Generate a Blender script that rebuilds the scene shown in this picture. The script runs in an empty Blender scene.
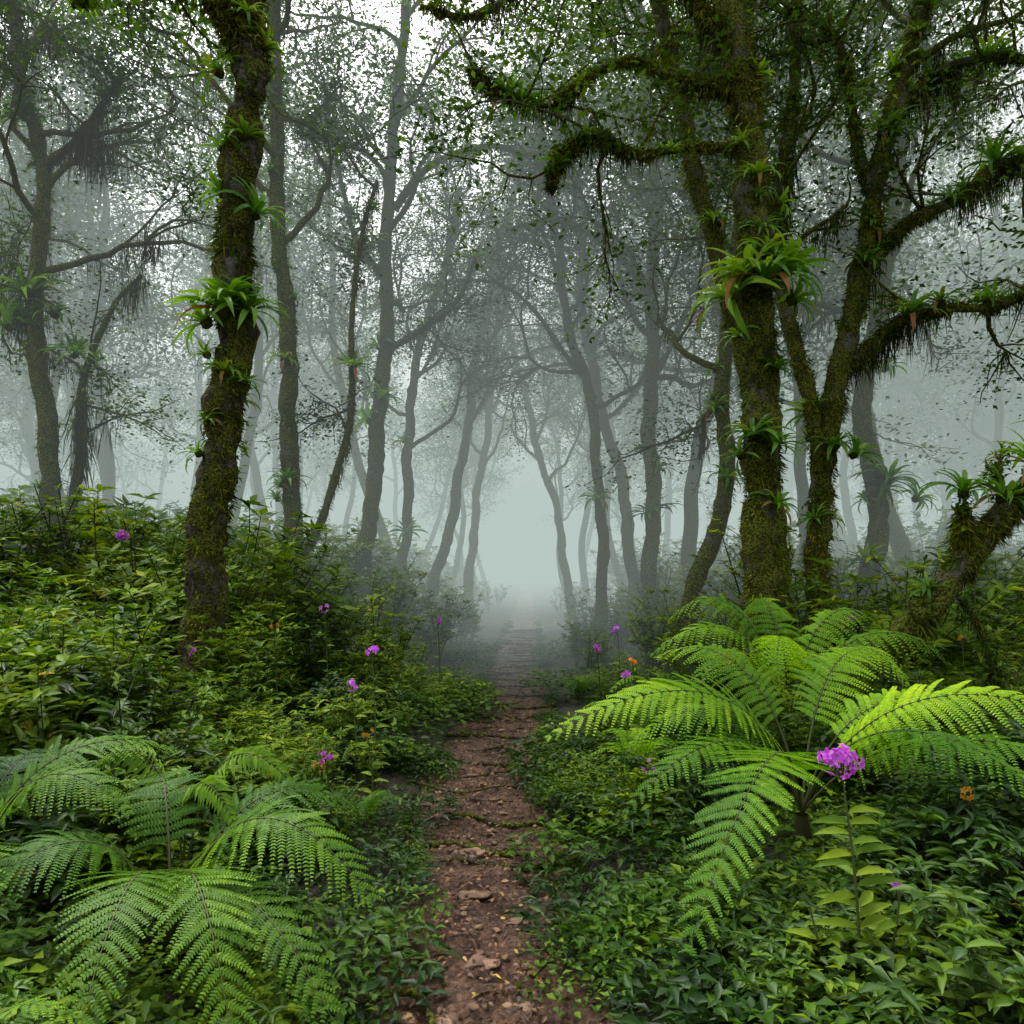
import bpy, numpy as np, math
from mathutils import noise as mn, Vector, Matrix, Euler

R = np.random.default_rng(11)
scene = bpy.context.scene
A = np.array

# ------------------------------------------------------------------ mesh helpers
def nrm(v):
    return v / np.maximum(np.linalg.norm(v, axis=-1, keepdims=True), 1e-9)

class MB:
    def __init__(s):
        s.v = []; s.q = []; s.a = []; s.m = []; s.n = 0
    def add(s, v, q, a, m=0):
        s.v.append(v); s.q.append(q + s.n)
        s.a.append(np.broadcast_to(np.asarray(a, float), (len(v),)))
        s.m.append(np.broadcast_to(np.asarray(m), (len(q),))); s.n += len(v)
    def raw(s, mats):
        return (np.concatenate(s.v), np.concatenate(s.q), np.concatenate(s.a), np.concatenate(s.m), mats)
    def mesh(s, name, mats, smooth=True, check=True):
        v = np.concatenate(s.v).astype(np.float32); q = np.concatenate(s.q).astype(np.int32)
        a = np.concatenate(s.a).astype(np.float32); m = np.concatenate(s.m).astype(np.int32)
        me = bpy.data.meshes.new(name)
        me.vertices.add(len(v)); me.vertices.foreach_set('co', v.ravel())
        me.loops.add(len(q) * 4); me.loops.foreach_set('vertex_index', q.ravel())
        me.polygons.add(len(q)); me.polygons.foreach_set('loop_start', np.arange(0, len(q) * 4, 4, dtype=np.int32))
        me.polygons.foreach_set('material_index', m)
        me.polygons.foreach_set('use_smooth', np.full(len(q), smooth))
        at = me.attributes.new('var', 'FLOAT', 'POINT'); at.data.foreach_set('value', a)
        for mt in mats: me.materials.append(mt)
        me.update(calc_edges=True)
        if check: me.validate()
        return me

def obj(name, me, loc=(0, 0, 0), rot=(0, 0, 0), sc=1.0, parent=None):
    o = bpy.data.objects.new(name, me)
    o.location = loc; o.rotation_euler = rot
    o.scale = (sc, sc, sc) if np.isscalar(sc) else sc
    scene.collection.objects.link(o)
    if parent: o.parent = parent
    return o

def empty(name):
    e = bpy.data.objects.new(name, None); scene.collection.objects.link(e); return e

class Bake:
    """many plants -> one mesh"""
    def __init__(s): s.mb = MB(); s.mats = []
    def put(s, raw, loc, rot, sc):
        v, q, a, m, mats = raw
        idx = []
        for mt in mats:
            if mt not in s.mats: s.mats.append(mt)
            idx.append(s.mats.index(mt))
        M = np.array(Euler(rot).to_matrix()); S = A([sc] * 3 if np.isscalar(sc) else sc, float)
        V = (v * S) @ M.T + A(loc, float)
        s.mb.add(V.astype(np.float32), q.astype(np.int32), np.clip(a + R.normal(0, .08), 0, 1).astype(np.float32), A(idx)[m])
    def done(s, name): return obj(name, s.mb.mesh(name, s.mats, True, False))

def grid_tpl(rows, widths, fold=0.25, droop=0.3):
    v = []; q = []
    for i, (t, w) in enumerate(zip(rows, widths)):
        z = -droop * t * t
        v += [(-w, t, z + fold * w * 0.25), (0, t, z), (w, t, z + fold * w * 0.25)]
    for i in range(len(rows) - 1):
        b = 3 * i
        q += [(b, b + 1, b + 4, b + 3), (b + 1, b + 2, b + 5, b + 4)]
    return A(v, float), A(q)

LEAF = grid_tpl([0, .16, .45, .75, 1], [.06, .62, 1.0, .62, .03], .5, .28)
LEAF3 = grid_tpl([0, .4, .75, 1], [.1, 1.0, .62, .03], .5, .2)
LEAF2 = grid_tpl([0, .45, 1], [.1, 1.0, .05], .5, .25)
KITE = (A([(0, 0, 0), (-.5, .42, .04), (0, 1, -.05), (.5, .42, .04)], float), A([(0, 3, 2, 1)]))
TOOTH = (A([(-.5, 0, 0), (.5, 0, 0), (.16, 1, -.06), (-.12, .92, -.06)], float), A([(0, 1, 2, 3)]))

def place(mb, tpl, P, D, U, L, W, var, mat=0):
    tv, tq = tpl
    P = np.atleast_2d(P); n = len(P)
    D = nrm(np.broadcast_to(D, (n, 3))); U = np.broadcast_to(U, (n, 3))
    X = nrm(np.cross(D, U)); Z = np.cross(X, D)
    L = np.broadcast_to(L, (n,))[:, None, None]; W = np.broadcast_to(W, (n,))[:, None, None]
    t = tv[None]
    V = P[:, None] + X[:, None] * (t[..., 0:1] * W) + D[:, None] * (t[..., 1:2] * L) + Z[:, None] * (t[..., 2:3] * L)
    q = (tq[None] + (np.arange(n) * len(tv))[:, None, None]).reshape(-1, 4)
    a = np.repeat(np.broadcast_to(var, (n,)), len(tv))
    mb.add(V.reshape(-1, 3), q, a, mat)

def tube(mb, pts, rad, sides=8, var=.5, mat=0, lump=0.0, lf=3.0):
    pts = np.asarray(pts, float); n = len(pts); rad = np.broadcast_to(rad, (n,))
    T = nrm(np.gradient(pts, axis=0)); md = nrm(pts[-1] - pts[0])
    ref = A([0, 1, 0.]) if abs(md[2]) > .6 else A([0, 0, 1.])
    X = nrm(np.cross(T, ref)); Y = np.cross(T, X)
    an = np.arange(sides) / sides * 2 * math.pi
    rr = np.repeat(rad[:, None], sides, 1).astype(float)
    dirs = X[:, None] * np.cos(an)[None, :, None] + Y[:, None] * np.sin(an)[None, :, None]
    if lump > 0:
        q0 = pts[:, None] + dirs * rr[..., None]
        for i in range(n):
            for j in range(sides):
                p = q0[i, j]
                rr[i, j] *= 1 + lump * (mn.noise(Vector(p * lf)) + .7 * mn.noise(Vector(p * lf * 3.1)) + .5 * mn.noise(Vector(p * lf * 8)))
    V = pts[:, None] + dirs * rr[..., None]
    i = np.arange(n - 1)[:, None]; j = np.arange(sides)[None]
    q = np.stack([i * sides + j, i * sides + (j + 1) % sides, (i + 1) * sides + (j + 1) % sides, (i + 1) * sides + j], -1).reshape(-1, 4)
    mb.add(V.reshape(-1, 3), q, var, mat)

def smoothpath(P, step=.12, wob=0.0, rng=R):
    P = np.asarray(P, float)
    Q = np.vstack([2 * P[0] - P[1], P, 2 * P[-1] - P[-2]]); out = []
    for i in range(1, len(Q) - 2):
        n = max(2, int(np.linalg.norm(Q[i + 1] - Q[i]) / step))
        t = (np.arange(n) / n)[:, None]
        a, b, c, d = Q[i - 1], Q[i], Q[i + 1], Q[i + 2]
        out.append(.5 * (2 * b + (c - a) * t + (2 * a - 5 * b + 4 * c - d) * t * t + (3 * b - a - 3 * c + d) * t ** 3))
    out.append(P[-1][None]); o = np.vstack(out)
    if wob:
        s = rng.uniform(0, 50); k = np.arange(len(o)) * step
        o = o + wob * np.stack([np.sin(k * 1.1 + s) + .5 * np.sin(k * 2.9 + 2 * s), np.cos(k * 1.7 + s), .3 * np.sin(k * 2 + s)], 1)
    return o

def bez(P0, P1, P2, P3, t):
    t = t[:, None]
    return (1 - t) ** 3 * P0 + 3 * (1 - t) ** 2 * t * P1 + 3 * (1 - t) * t * t * P2 + t ** 3 * P3

# ------------------------------------------------------------------ materials
def newmat(name):
    m = bpy.data.materials.new(name); m.use_nodes = True
    nt = m.node_tree; nt.nodes.clear()
    return m, nt, nt.nodes, nt.links

def ramp(n, stops):
    r = n.new('ShaderNodeValToRGB'); e = r.color_ramp.elements
    e[0].position = stops[0][0]; e[0].color = (*stops[0][1], 1)
    e[1].position = stops[-1][0]; e[1].color = (*stops[-1][1], 1)
    for p, c in stops[1:-1]:
        x = e.new(p); x.color = (*c, 1)
    return r

def leafmat(name, stops, transl=.35, rough=.5, spec=.22, tcol=(1.25, 1.2, .5)):
    m, nt, n, l = newmat(name)
    at = n.new('ShaderNodeAttribute'); at.attribute_name = 'var'
    rp = ramp(n, stops); l.new(at.outputs['Fac'], rp.inputs[0])
    geo = n.new('ShaderNodeNewGeometry')
    no = n.new('ShaderNodeTexNoise'); no.inputs['Scale'].default_value = 1.1; no.inputs['Detail'].default_value = 0
    l.new(geo.outputs['Position'], no.inputs['Vector'])
    hs = n.new('ShaderNodeHueSaturation')
    mh = n.new('ShaderNodeMapRange'); mh.inputs['From Min'].default_value = .3; mh.inputs['From Max'].default_value = .7; mh.inputs['To Min'].default_value = .515; mh.inputs['To Max'].default_value = .485
    l.new(no.outputs['Fac'], mh.inputs['Value']); l.new(mh.outputs[0], hs.inputs['Hue'])
    mv = n.new('ShaderNodeMapRange'); mv.inputs['From Min'].default_value = .3; mv.inputs['From Max'].default_value = .7
    mv.inputs['To Min'].default_value = .6; mv.inputs['To Max'].default_value = 1.4
    l.new(no.outputs['Fac'], mv.inputs['Value']); l.new(mv.outputs[0], hs.inputs['Value'])
    l.new(rp.outputs[0], hs.inputs['Color'])
    b = n.new('ShaderNodeBsdfPrincipled'); b.inputs['Roughness'].default_value = rough
    b.inputs['Specular IOR Level'].default_value = spec
    l.new(hs.outputs[0], b.inputs['Base Color'])
    o = n.new('ShaderNodeOutputMaterial')
    if transl > 0:
        tr = n.new('ShaderNodeBsdfTranslucent')
        mx = n.new('ShaderNodeMix'); mx.data_type = 'RGBA'; mx.blend_type = 'MULTIPLY'; mx.inputs[0].default_value = 1
        l.new(hs.outputs[0], mx.inputs[6]); mx.inputs[7].default_value = (*tcol, 1)
        l.new(mx.outputs[2], tr.inputs['Color'])
        ms = n.new('ShaderNodeMixShader'); ms.inputs[0].default_value = transl
        l.new(b.outputs[0], ms.inputs[1]); l.new(tr.outputs[0], ms.inputs[2])
        l.new(ms.outputs[0], o.inputs['Surface'])
    else:
        l.new(b.outputs[0], o.inputs['Surface'])
    return m

def barkmat(name, dark, light, moss1, moss2, mossamt=.5):
    m, nt, n, l = newmat(name)
    geo = n.new('ShaderNodeNewGeometry')
    mp = n.new('ShaderNodeMapping'); mp.inputs['Scale'].default_value = (1, 1, .3)
    l.new(geo.outputs['Position'], mp.inputs[0])
    n1 = n.new('ShaderNodeTexNoise'); n1.inputs['Scale'].default_value = 26; n1.inputs['Detail'].default_value = 5; n1.inputs['Roughness'].default_value = .7
    l.new(mp.outputs[0], n1.inputs['Vector'])
    r1 = ramp(n, [(.38, dark), (.66, light)]); l.new(n1.outputs['Fac'], r1.inputs[0])
    n2 = n.new('ShaderNodeTexNoise'); n2.inputs['Scale'].default_value = 3.4; n2.inputs['Detail'].default_value = 6; n2.inputs['Roughness'].default_value = .78
    l.new(geo.outputs['Position'], n2.inputs['Vector'])
    th = n.new('ShaderNodeMapRange'); th.inputs['From Min'].default_value = .62 - mossamt * .3; th.inputs['From Max'].default_value = .68 - mossamt * .3
    l.new(n2.outputs['Fac'], th.inputs['Value'])
    n3 = n.new('ShaderNodeTexNoise'); n3.inputs['Scale'].default_value = 45; n3.inputs['Detail'].default_value = 2
    l.new(geo.outputs['Position'], n3.inputs['Vector'])
    r3 = ramp(n, [(.38, moss1), (.62, moss2)]); l.new(n3.outputs['Fac'], r3.inputs[0])
    t4 = n.new('ShaderNodeMapRange'); t4.inputs['From Min'].default_value = .46; t4.inputs['From Max'].default_value = .38; t4.inputs['To Max'].default_value = .7
    l.new(n2.outputs['Fac'], t4.inputs['Value'])
    m0 = n.new('ShaderNodeMix'); m0.data_type = 'RGBA'; l.new(t4.outputs[0], m0.inputs[0]); l.new(r1.outputs[0], m0.inputs[6]); m0.inputs[7].default_value = (.19, .195, .15, 1)
    mx = n.new('ShaderNodeMix'); mx.data_type = 'RGBA'
    l.new(th.outputs[0], mx.inputs[0]); l.new(m0.outputs[2], mx.inputs[6]); l.new(r3.outputs[0], mx.inputs[7])
    b = n.new('ShaderNodeBsdfPrincipled'); b.inputs['Roughness'].default_value = .85; b.inputs['Specular IOR Level'].default_value = .2
    l.new(mx.outputs[2], b.inputs['Base Color'])
    ad = n.new('ShaderNodeMath'); ad.operation = 'ADD'; l.new(n1.outputs['Fac'], ad.inputs[0]); l.new(n3.outputs['Fac'], ad.inputs[1])
    bp = n.new('ShaderNodeBump'); bp.inputs['Strength'].default_value = 1; bp.inputs['Distance'].default_value = .05
    l.new(ad.outputs[0], bp.inputs['Height']); l.new(bp.outputs[0], b.inputs['Normal'])
    o = n.new('ShaderNodeOutputMaterial'); l.new(b.outputs[0], o.inputs['Surface'])
    return m

def earthmat(name, stops, scale=7, wet=.6, bumpd=.03, vs=38):
    m, nt, n, l = newmat(name)
    geo = n.new('ShaderNodeNewGeometry')
    n1 = n.new('ShaderNodeTexNoise'); n1.inputs['Scale'].default_value = scale; n1.inputs['Detail'].default_value = 10; n1.inputs['Roughness'].default_value = .78
    l.new(geo.outputs['Position'], n1.inputs['Vector'])
    rp = ramp(n, stops); l.new(n1.outputs['Fac'], rp.inputs[0])
    vo = n.new('ShaderNodeTexVoronoi'); vo.inputs['Scale'].default_value = vs
    l.new(geo.outputs['Position'], vo.inputs['Vector'])
    hs = n.new('ShaderNodeHueSaturation'); l.new(rp.outputs[0], hs.inputs['Color'])
    sp = n.new('ShaderNodeSeparateColor'); l.new(vo.outputs['Color'], sp.inputs[0])
    mr = n.new('ShaderNodeMapRange'); mr.inputs['To Min'].default_value = .5; mr.inputs['To Max'].default_value = 1.6
    l.new(sp.outputs[0], mr.inputs['Value']); l.new(mr.outputs[0], hs.inputs['Value'])
    b = n.new('ShaderNodeBsdfPrincipled'); l.new(hs.outputs[0], b.inputs['Base Color'])
    b.inputs['Roughness'].default_value = wet; b.inputs['Specular IOR Level'].default_value = .3
    ad = n.new('ShaderNodeMath'); ad.operation = 'MULTIPLY_ADD'; l.new(vo.outputs['Distance'], ad.inputs[0]); ad.inputs[1].default_value = -.35; l.new(n1.outputs['Fac'], ad.inputs[2])
    bp = n.new('ShaderNodeBump'); bp.inputs['Strength'].default_value = 1; bp.inputs['Distance'].default_value = bumpd
    l.new(ad.outputs[0], bp.inputs['Height']); l.new(bp.outputs[0], b.inputs['Normal'])
    o = n.new('ShaderNodeOutputMaterial'); l.new(b.outputs[0], o.inputs['Surface'])
    return m

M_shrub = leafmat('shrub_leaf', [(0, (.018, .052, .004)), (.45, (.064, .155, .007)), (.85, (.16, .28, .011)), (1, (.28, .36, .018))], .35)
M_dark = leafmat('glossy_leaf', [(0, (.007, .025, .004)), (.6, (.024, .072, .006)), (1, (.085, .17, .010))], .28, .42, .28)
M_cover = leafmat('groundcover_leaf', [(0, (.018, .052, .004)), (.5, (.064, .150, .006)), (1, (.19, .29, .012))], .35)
M_yel = leafmat('yellow_leaf', [(0, (.36, .13, .02)), (.5, (.42, .28, .03)), (1, (.30, .33, .04))])
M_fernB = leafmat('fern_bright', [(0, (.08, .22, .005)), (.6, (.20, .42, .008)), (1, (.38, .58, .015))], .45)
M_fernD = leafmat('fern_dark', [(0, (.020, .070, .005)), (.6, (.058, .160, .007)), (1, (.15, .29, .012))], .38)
M_can = leafmat('canopy_leaf', [(0, (.018, .048, .006)), (.6, (.042, .100, .009)), (1, (.095, .18, .016))], .45, .6, .2)
M_brom = leafmat('bromeliad_leaf', [(0, (.04, .13, .010)), (.5, (.085, .23, .012)), (.9, (.17, .34, .018)), (1, (.30, .32, .03))], .42, .42, .3)
M_bromR = leafmat('bromeliad_old_leaf', [(0, (.16, .05, .02)), (.5, (.22, .11, .03)), (1, (.24, .22, .04))], .3)
M_moss = leafmat('moss', [(0, (.022, .030, .004)), (.5, (.085, .105, .008)), (1, (.27, .28, .016))], .25, .9, .1, (1, 1, .6))
M_hang = leafmat('hanging_moss', [(0, (.018, .026, .008)), (.6, (.048, .062, .013)), (1, (.11, .125, .027))], .3, .9, .1, (1, 1, .7))
M_stem = leafmat('stem', [(0, (.03, .022, .010)), (1, (.05, .08, .018))], .0, .6, .3)
M_fstem = leafmat('fern_stem', [(0, (.022, .014, .008)), (1, (.07, .10, .02))], .0, .5, .3)
M_pink = leafmat('orchid_petal', [(0, (.48, .05, .58)), (.6, (.70, .15, .76)), (1, (.82, .38, .84))], .4, .5, .3, (1.1, .9, 1.1))
M_orng = leafmat('orange_petal', [(0, (.75, .25, .02)), (1, (.85, .45, .05))], .4, .5, .3, (1, 1, 1))
M_litter = leafmat('litter_leaf', [(0, (.040, .018, .011)), (.5, (.12, .054, .028)), (.85, (.25, .13, .05)), (.97, (.36, .21, .07)), (1, (.52, .38, .05))], .1, .5, .3, (1, 1, 1))
M_bark = barkmat('bark', (.010, .008, .005), (.095, .068, .047), (.022, .030, .004), (.15, .165, .013), .55)
M_bark2 = barkmat('bark_mossy', (.012, .010, .006), (.085, .066, .044), (.022, .032, .005), (.165, .185, .014), .70)
M_earth = earthmat('forest_floor', [(.3, (.010, .009, .005)), (.6, (.030, .024, .012)), (.8, (.035, .045, .012))])
M_path = earthmat('path_earth', [(.32, (.024, .013, .008)), (.47, (.092, .049, .031)), (.6, (.175, .098, .062)), (.75, (.31, .205, .135))], 6, .45, .06, 48)
M_stone = earthmat('stone', [(.3, (.10, .06, .04)), (.55, (.20, .12, .072)), (.8, (.32, .21, .13))], 9, .5, .015, 14)

# ------------------------------------------------------------------ terrain
def pcx(y):
    return np.interp(y, [-2, 2.84, 4.2, 5.7, 7.3, 10, 13, 17, 25, 36, 80], [-.06, -.08, -.17, -.25, -.17, .02, .04, .12, .35, .6, 1.6])
def gz(x, y):
    x = np.asarray(x, float); y = np.asarray(y, float)
    dx = x - pcx(y)
    z = 1.3 * np.tanh(np.maximum(0, -dx - .45) * .10) + .55 * np.tanh(np.maximum(0, dx - .45) * .10)
    z = z + .04 * np.sin(x * 2.1 + y * .7) * np.sin(y * 1.7 - x) + .02 * np.sin(x * 6 + 1) * np.sin(y * 5.3)
    return z - .14 * np.exp(-(dx / .52) ** 4)

def sheet(name, xs, ys, f, mat):
    X, Y = np.meshgrid(xs, ys); Z = f(X, Y)
    v = np.stack([X, Y, Z], -1).reshape(-1, 3); nx = len(xs)
    i = np.arange(len(ys) - 1)[:, None]; j = np.arange(nx - 1)[None]
    q = np.stack([i * nx + j, i * nx + j + 1, (i + 1) * nx + j + 1, (i + 1) * nx + j], -1).reshape(-1, 4)
    mb = MB(); mb.add(v, q, .5); return obj(name, mb.mesh(name, [mat]))

xs = np.concatenate([[-300, -120, -60, -30], np.arange(-16, 16.01, .16), [30, 60, 120, 300]])
ys = np.concatenate([[-60, -20, -6], np.arange(-2, 40, .2), np.arange(40, 90, 2), [120, 200, 400]])
sheet('ground', xs, ys, gz, M_earth)

ys = np.concatenate([np.arange(-1, 10, .022), np.arange(10, 20, .05), np.arange(20, 75, .25)])
us = np.linspace(-.62, .62, 60)
v = np.zeros((len(ys), len(us), 3))
for i, y in enumerate(ys):
    c = pcx(y)
    for j, u in enumerate(us):
        x = c + u
        n = .036 * mn.noise(Vector((x * 2.5, y * 2.5, 0))) + .030 * mn.noise(Vector((x * 7, y * 7, 3))) + .020 * mn.noise(Vector((x * 17, y * 17, 5))) + .012 * mn.noise(Vector((x * 40, y * 40, 9)))
        st = 0
        if y > 5.5:
            ph = (y * 1.15 + .5 * mn.noise(Vector((x * 1.3, y * .3, 8)))) % 1
            st = .07 * min(1, y / 9 - .4) * (ph - .5) if ph < .88 else .07 * min(1, y / 9 - .4) * (.38 - (ph - .88) * 7)
        v[i, j] = (x, y, -.045 + n + st - .10 * max(0, abs(u) - .36) + 0.02 * u * u)
nx = len(us); i = np.arange(len(ys) - 1)[:, None]; j = np.arange(nx - 1)[None]
q = np.stack([i * nx + j, i * nx + j + 1, (i + 1) * nx + j + 1, (i + 1) * nx + j], -1).reshape(-1, 4)
mb = MB(); mb.add(v.reshape(-1, 3), q, .5); obj('dirt_path', mb.mesh('dirt_path', [M_path]))

def cubesphere(k=5):
    V = []; Q = []; g = np.linspace(-1, 1, k + 1)
    for ax in range(3):
        for s in (-1, 1):
            b = len(V)
            for a_ in g:
                for b_ in g:
                    p = [0, 0, 0]; p[ax] = s; p[(ax + 1) % 3] = a_; p[(ax + 2) % 3] = b_ * s; V.append(p)
            for a_ in range(k):
                for b_ in range(k):
                    o = b + a_ * (k + 1) + b_; Q.append((o, o + k + 1, o + k + 2, o + 1))
    return nrm(A(V, float)), A(Q)
SV, SQ = cubesphere(6)
mb = MB()
for k in range(300):
    y = 2.2 + 9 * R.random() ** 1.3; u = R.normal(0, .22); x = pcx(y) + u
    s = R.uniform(.006, .024) if k > 40 else R.uniform(.022, .05)
    d = A([R.uniform(.8, 1.4), R.uniform(.7, 1.1), R.uniform(.35, .6)])
    rot = R.uniform(0, 6.28); sd = R.uniform(0, 99)
    nn = A([mn.noise(Vector(p * 1.3 + sd)) for p in SV]); V = SV * (1 + .5 * nn[:, None]) * d * s
    V = V @ A([[math.cos(rot), math.sin(rot), 0], [-math.sin(rot), math.cos(rot), 0], [0, 0, 1]])
    mb.add(V + A([x, y, -.038]), SQ, R.random())
for (x, y, s) in [(-.20, 4.05, .08), (-.25, 4.7, .07), (-.13, 3.35, .07), (.02, 3.75, .05), (-.3, 2.55, .06), (-.05, 2.9, .05), (-.16, 3.05, .06)]:
    sd = R.uniform(0, 99); nn = A([mn.noise(Vector(p * 1.2 + sd)) for p in SV])
    mb.add(SV * (1 + .9 * nn[:, None]) * A([1, .75, .25]) * s + A([x, y, -.035]), SQ, R.random())
obj('path_stones', mb.mesh('path_stones', [M_stone]))

mb = MB()
def root(pts, r):
    p = smoothpath([(a, b, c) for a, b, c in pts], .04, .012)
    tube(mb, p, r * (1 - .6 * np.linspace(0, 1, len(p))), 8, .5, 0, .35, 9)
root([(-.62, 2.95, .02), (-.40, 3.05, .0), (-.30, 2.85, -.01), (-.26, 2.6, -.01), (-.28, 2.3, -.04)], .022)
root([(-.7, 3.5, .02), (-.46, 3.4, .0), (-.30, 3.2, -.01), (-.24, 3.02, -.04)], .018)
root([(.3, 2.3, .0), (.1, 2.55, -.02), (-.05, 2.6, -.05)], .013)
for k in range(44):
    y = 4.3 + k * .45 + R.normal(0, .1); c = pcx(y); s = R.choice([-1, 1])
    root([(c - s * .6, y + R.normal(0, .12), .0), (c - s * .2, y + R.normal(0, .1), -.03), (c + s * .15, y + R.normal(0, .08), -.03), (c + s * R.uniform(.3, .6), y + R.normal(0, .15), -.06)], R.uniform(.012, .03))
obj('tree_roots', mb.mesh('tree_roots', [M_bark]))

mb = MB(); N = 3800
y = 2 + 13 * R.random(N) ** 1.5; x = pcx(y) + R.normal(0, .28, N)
az = R.uniform(0, 6.28, N)
place(mb, LEAF3, np.stack([x, y, -.028 + R.uniform(0, .02, N)], 1), np.stack([np.cos(az), np.sin(az), R.normal(0, .2, N)], 1),
      np.stack([R.normal(0, .35, N), R.normal(0, .35, N), np.ones(N)], 1), R.uniform(.010, .048, N), R.uniform(.004, .013, N), R.random(N) ** 1.4)
obj('fallen_leaves', mb.mesh('fallen_leaves', [M_litter]))

# ------------------------------------------------------------------ ferns
def frond(mb, P0, P1, P2, P3, width, npin=24, npl=15, droop=.25, matL=0, matS=1, start=.2, v0=.5, lob=True, rs=.006, tilt=0.0):
    P0, P1, P2, P3 = [A(p, float) for p in (P0, P1, P2, P3)]
    t = np.linspace(0, 1, 26); C = bez(P0, P1, P2, P3, t)
    tube(mb, C, rs * (1.05 - t), 5, .45, matS)
    h = P3 - P0; h[2] = 0; S = nrm(np.cross(h, A([0, 0, 1.]))); S = nrm(S + A([0, 0, tilt * S[1]]))
    L = np.linalg.norm(np.diff(C, axis=0), axis=1).sum()
    tt = start + (1 - start) * (np.arange(npin) + .5) / npin; pitch = L * (1 - start) / npin
    B = bez(P0, P1, P2, P3, tt); T = nrm(bez(P0, P1, P2, P3, tt + .01) - bez(P0, P1, P2, P3, tt - .01))
    N = nrm(np.cross(S, T))
    if N[:, 2].mean() < 0: N = -N
    for k in range(npin):
        u = (tt[k] - start) / (1 - start)
        pl = width * min(1, .45 + u / .35) * (1 - u) ** .68 + .012
        th = .25 + .6 * u
        for s in (-1, 1):
            l_ = pl * R.uniform(.85, 1.08)
            D = nrm(S * s * math.cos(th) + T[k] * (math.sin(th) + R.normal(0, .05)) + N[k] * R.normal(.05, .09))
            dr = droop * l_ * R.uniform(.6, 1.4)
            if lob:
                m = max(6, int(npl * (l_ / width) ** .9))
                sp = (np.arange(m) + .3) / m
                pos = B[k] + D * (sp * l_)[:, None] - A([0, 0, 1.]) * (dr * sp ** 2)[:, None]
                tan = nrm(D[None] * l_ - A([0, 0, 1.]) * (2 * dr * sp)[:, None])
                lat = nrm(np.cross(tan, N[k]))
                ll = .60 * pitch * (1 - sp) ** .55 * np.minimum(1, .6 + sp * 3) * min(1.0, .5 + 1.2 * (1 - u)) + .002
                ww = l_ / m * 1.0
                vr = np.clip(v0 + R.normal(0, .08, m) + .15 * sp + R.normal(0, .08), 0, 1)
                for q_ in (-1, 1):
                    place(mb, TOOTH, pos, lat * q_ + tan * .55, N[k] + R.normal(0, .12, (m, 3)), ll * R.uniform(.85, 1.1, m), ww, vr, matL)
            else:
                place(mb, LEAF2, B[k], D - A([0, 0, droop * .6]), N[k], l_, pitch * .36, np.clip(v0 + R.normal(0, .15), 0, 1), matL)
    return L

def radialfern(name, mats, nf, L, width, npin, npl, lob=True, v0=.5):
    mb = MB()
    for i in range(nf):
        az = i / nf * 6.283 + R.normal(0, .2); d = A([math.cos(az), math.sin(az), 0]); l = L * R.uniform(.75, 1.1)
        up = R.uniform(.8, 1.15); z = A([0, 0, 1.])
        w = A([-d[1], d[0], 0]) * R.normal(0, .1) * l
        frond(mb, d * .02, d * .12 * l + z * .5 * l * up, d * .5 * l + z * .78 * l * up + w, d * .95 * l + z * l * (.35 * up) + w * 2, width * R.uniform(.85, 1.1), npin, npl, .25, 0, 1, .18, v0 + R.normal(0, .12), lob)
    return mb.mesh(name, mats)

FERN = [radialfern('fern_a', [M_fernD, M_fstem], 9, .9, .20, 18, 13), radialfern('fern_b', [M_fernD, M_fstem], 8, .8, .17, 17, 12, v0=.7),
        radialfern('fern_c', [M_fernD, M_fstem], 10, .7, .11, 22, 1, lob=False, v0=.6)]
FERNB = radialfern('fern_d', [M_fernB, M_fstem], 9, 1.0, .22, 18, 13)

mb = MB(); b = (1.72, 4.45, .28)
def F(tip, c1, c2, w, v0=.6, np_=30, npl=20, droop=.3, rs=.008, start=.28, base=b, tilt=.35):
    frond(mb, base, c1, c2, tip, w, np_, npl, droop, 0, 1, start, v0, True, rs, tilt)
F((.18, 4.1, .80), (1.55, 4.45, 1.05), (.95, 4.25, 1.26), .44, .7, 31, 30, .3, start=.18, tilt=.5)
F((3.15, 3.85, .82), (1.95, 4.35, 1.0), (2.45, 4.0, 1.30), .44, .75, 31, 30, .35, start=.18, tilt=.5)
F((.60, 2.85, .08), (1.5, 4.05, 1.0), (1.12, 3.4, 1.0), .42, .0, 33, 34, .12, start=.18, tilt=0)
F((2.40, 3.25, .66), (1.8, 4.2, .92), (2.1, 3.7, 1.12), .32, .1, 28, 24, .5)
F((1.0, 5.3, 1.12), (1.7, 4.7, 1.0), (1.45, 5.1, 1.38), .34, .6, 28, 22, .4, tilt=.5)
F((2.6, 5.3, 1.1), (1.85, 4.7, 1.0), (2.2, 5.0, 1.38), .34, .5, 28, 22, .4, tilt=.5)
F((.72, 4.6, .66), (1.6, 4.5, .95), (1.15, 4.55, 1.06), .32, .4, 26, 20, .4, tilt=.5)
F((2.95, 4.6, .78), (1.9, 4.5, .95), (2.4, 4.5, 1.15), .32, .4, 26, 20, .4, tilt=.5)
F((.55, 3.7, .52), (1.5, 4.3, .85), (1.05, 4.0, .98), .28, .2, 26, 20, .3, tilt=.3)
F((3.0, 3.45, .60), (1.95, 4.2, .85), (2.5, 3.8, 1.05), .30, .3, 26, 20, .4, tilt=.4)
tube(mb, [(1.74, 4.47, gz(1.74, 4.47) - .05), (1.73, 4.46, .15), b], [.07, .055, .035], 10, .2, 1, .3, 8)
obj('tree_fern', mb.mesh('tree_fern', [M_fernB, M_fstem]))
mb = MB(); b2 = (2.25, 6.1, .45)
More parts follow.
